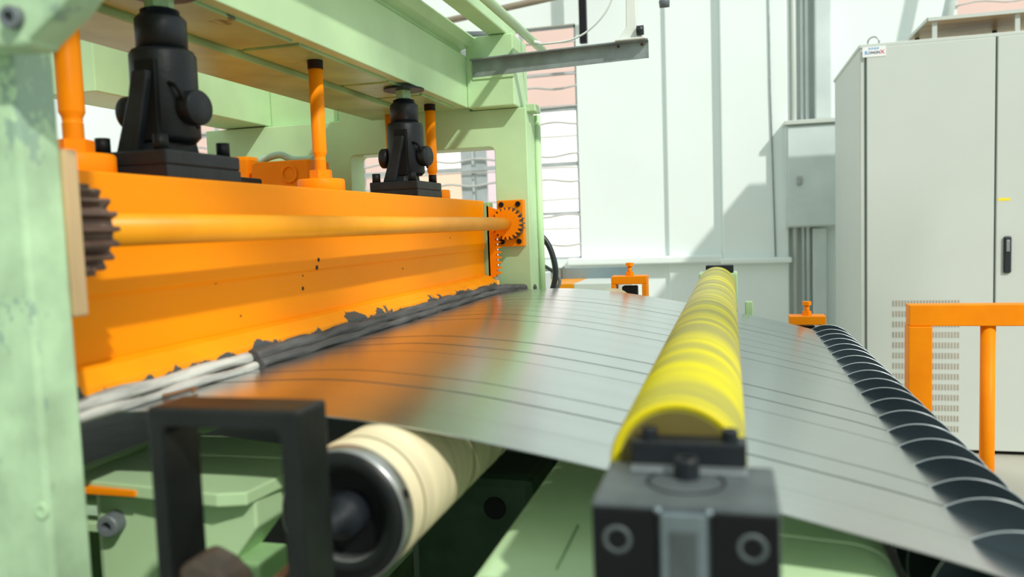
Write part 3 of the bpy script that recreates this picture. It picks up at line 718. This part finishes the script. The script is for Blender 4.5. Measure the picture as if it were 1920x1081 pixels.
# low bench with orange and white top behind
bn = thing('rear_bench', (-.7, 3.5, 0), 'blue grey rail with an orange and white board behind the far post', 'bench')
MB().box((-1.4, 3.5, 1.03), (-.42, 3.54, 1.083), .003).obj('grey_rail', mat('slate_blue_rail', (.20, .27, .29), .5), bn)
MB().box((-1.4, 3.2, .98), (-.62, 3.499, 1.034), .003).obj('orange_board', ORANGE_R, bn)
MB().box((-.62, 3.2, .98), (-.42, 3.499, 1.034), .003).obj('white_board', WHITEP, bn)
for x in (-1.3, -.5):
    MB().box((x - .02, 3.4, 0), (x + .02, 3.44, .98)).obj('leg', BOXG, bn)
MB().box((-.725, 3.49, .99), (-.717, 3.5, 1.09)).obj('slot_mark', CABG, bn)

# ================================================================== WALL ITEMS
MB().tube([(-2.6, 6.1, 2.86), (-.9, 6.1, 3.04)], .026, n=12).obj('wall_pipe', WOODB, label='brown pipe running along the top of the white wall above the window', cat='pipe')
MB().box((-1.075, 6.05, 2.63), (-1.02, 6.10, 4.2), .003).obj('hanging_bar', BLACK_D, label='dark vertical bar hanging on the white wall right of the window', cat='bar')
MB().tube([(.278, 6.19, 4.0), (.290, 6.19, 2.2), (.315, 6.19, .99)], .005, n=6).obj('wall_wire', GALV, label='thin grey wire running down the white pillar', cat='wire')
for i, (x, r, mtl, lab) in enumerate(((.455, .018, CAB, 'left thin vertical conduit beside the small wall cabinet'), (.51, .012, BOXG, 'middle thin conduit between the pillar and large cabinet'), (.545, .016, BOXG, 'right thin vertical conduit behind the small wall cabinet'))):
    MB().tube([(x, 6.22, 0), (x, 6.22, 4.4)], r, n=10).obj('conduit', mtl, label=lab, cat='conduit')
MB().box((.59, 6.12, 1.96), (.70, 6.24, 4.4), .01).obj('cable_duct', BOXG, label='wide grey cable duct rising above the small wall cabinet', cat='duct')
MB().box((.57, 6.14, 0), (.66, 6.22, 1.19), .005).obj('duct_panel', BOXG, label='grey vertical duct below the small wall cabinet', cat='duct')
wc = thing('wall_cabinet', (.40, 6.10, 1.2), 'small grey wall cabinet with a latch, left of the tall cabinet', 'cabinet')
MB().box((.385, 6.08, 1.20), (.74, 6.24, 1.925), .004).obj('cabinet_body', BOXG, wc)
MB().box((.40, 6.062, 1.21), (.74, 6.08, 1.912), .004).obj('door', BOXG, wc)
MB().box((.375, 6.04, 1.925), (.76, 6.24, 1.955), .004).obj('top_cap', CAB, wc)
MB().box((.456, 6.045, 1.50), (.49, 6.063, 1.56), .004).obj('latch', STEELR, wc)
# tall control cabinet
tc_ = thing('control_cabinet', (1.3, 5.1, 0), 'tall light grey two-door control cabinet on the right', 'cabinet')
X0, X1, YC = .667, 1.935, 4.60
MB().box((X0, YC + .03, .02), (X1, 5.68, 2.145), .006).obj('cabinet_body', CAB, tc_)
MB().box((X0 + .01, YC + .04, 0), (X1 - .01, 5.6, .03)).obj('plinth', BLACK_D, tc_)
MB().box((X0 - .006, YC + .01, 2.140), (X1 + .006, 5.70, 2.160), .004).obj('top_cap', CAB, tc_)
MB().box((X0 + .002, YC + .015, .02), (X0 + .022, YC + .032, 2.14), .002).obj('corner_strip', CAB, tc_)
MB().box((X0 + .020, YC + .02, .02), (X1 - .02, YC + .034, 2.14)).obj('door_gasket', CABG, tc_)
d1 = MB().box((X0 + .030, YC, .022), (1.296, YC + .022, 2.139), .004).obj('door', CAB, tc_)
d2 = MB().box((1.306, YC, .022), (X1 - .004, YC + .022, 2.139), .004).obj('door', CAB, tc_)
for j in range(13):
    mb = MB(); z = .798 - j * .0555
    for k in range(22):
        x = .820 + k * .0148; mb.box((x, YC - .001, z - .0155), (x + .0085, YC + .002, z + .0155))
    mb.obj('vent_row', VENT, d1)
h = MB().box((1.338, YC - .014, .95), (1.374, YC, 1.138), .008).obj('handle', RUBB, d2, label='black plastic handle')
MB().box((1.348, YC - .020, 1.06), (1.364, YC - .013, 1.12), .003).obj('lock', GALV, d2)
MB().box((1.314, YC - .001, 1.318), (1.368, YC + .001, 1.332)).obj('sticker', YSTK, d2, label='yellow sticker')
mb = MB(); mb.lathe([(.0045 * math.cos(a), .028 + .0045 * math.sin(a)) for a in [2 * math.pi * k / 8 for k in range(8)]], (.76, 4.80, 2.203), (.25, 1, 0), n=28, closed=True); mb.cyl((.76, 4.8, 2.155), (.76, 4.8, 2.17), .012)
mb.obj('lifting_eye', STEELR, tc_)
sg_ = MB().box((.676, YC - .0025, 2.090), (.788, YC - .0005, 2.142)).obj('name_plate', LBL, tc_, label='white name plate')
def text(body, x, z, size, material, parent, name='lettering'):
    cu = bpy.data.curves.new(name, 'FONT'); cu.body = body; cu.size = size; cu.extrude = .0004; cu.offset = size * .012
    tmp = bpy.data.objects.new(name, cu); COL.objects.link(tmp)
    bpy.context.view_layer.update()
    me = bpy.data.meshes.new_from_object(tmp.evaluated_get(bpy.context.evaluated_depsgraph_get()))
    bpy.data.objects.remove(tmp)
    me.transform(Matrix.Translation((x, YC - .0034, z)) @ Matrix.Rotation(math.pi / 2, 4, 'X'))
    me.materials.clear(); me.materials.append(material)
    o = bpy.data.objects.new(name, me); COL.objects.link(o); o.parent = tc_; o.location = -tc_.location
    return o
text('R', .686, 2.103, .026, LBLUE, tc_)
text('ONGN', .7035, 2.105, .0185, LDARK, tc_)
text('X', .7615, 2.103, .028, LRED, tc_)
for k in range(4):   # row of small blue characters above the name
    x = .705 + k * .0135; mb = MB()
    mb.box((x, YC - .0034, 2.1345), (x + .010, YC - .0025, 2.1362)); mb.box((x + .001, YC - .0034, 2.1300), (x + .0105, YC - .0025, 2.1315)); mb.box((x + .0045, YC - .0034, 2.1265), (x + .006, YC - .0025, 2.1362)); mb.box((x, YC - .0034, 2.1265), (x + .0025, YC - .0025, 2.1315))
    mb.obj('small_character', LBLUE, tc_)
cn = thing('fan_canopy', (1.2, 4.8, 2.16), 'flat tan fan canopy on short legs on top of the tall cabinet', 'canopy')
MB().box((.985, 4.60, 2.246), (1.62, 5.06, 2.250), .001).obj('canopy_plate', TAN, cn)
mb = MB(); mb.box((.982, 4.595, 2.245), (1.62, 4.60, 2.262)); mb.box((.980, 4.595, 2.245), (.985, 5.06, 2.262)); mb.obj('canopy_lip', CAB, cn)
for x, y in ((1.02, 4.62), (1.395, 4.62), (1.02, 5.02), (1.40, 5.0)):
    MB().box((x - .010, y - .006, 2.158), (x + .012, y + .006, 2.247)).obj('leg', CAB if y < 4.8 else RUBB, cn)
mb = MB(); mb.lathe([(0, .10), (.015, .12), (.015, .16), (0, .18)], (1.24, 4.84, 2.16), (0, 0, 1), n=32); mb.obj('fan_ring', TAN, cn)
MB().tube([(1.35, 6.0, 2.3), (1.55, 6.0, 3.3)], .035, n=12).obj('grey_pipe', BOXG, label='slanting grey pipe on the wall above the tall cabinet', cat='pipe')
# small camera at the top edge
sc_ = thing('ceiling_camera', (-.20, 2.9, 2.0), 'small dark camera or sensor at the top edge above the wall', 'camera')
MB().lathe([(0, 0), (0, .017), (.02, .019), (.03, .015), (.03, 0)], (-.212, 2.9, 2.015), (0, -.3, 1), n=24).obj('camera_body', RUBG, sc_)
MB().tube([(-.212, 2.9, 2.03), (-.20, 2.92, 2.3)], .008, n=8).obj('stem', RUBG, sc_)

# ================================================================== ORANGE GUARD RAIL (right)
gr = thing('guard_rail', (1.2, 2.9, 0), 'orange square-tube guard rail in front of the tall cabinet', 'guard rail')
MB().box((.5635, 2.87, .900), (2.6, 2.93, .970), .003).obj('top_rail', ORANGE_B, gr)
MB().box((.5605, 2.865, 0), (.632, 2.932, .8995), .003).obj('post', ORANGE_B, gr)
for x in (.803, 1.25, 1.70, 2.15):
    MB().cyl((x, 2.90, 0), (x, 2.90, .900), .0225, n=16).obj('upright', ORANGE_B, gr)
MB().box((.5635, 2.87, .10), (2.6, 2.93, .16), .003).obj('bottom_rail', ORANGE_B, gr)
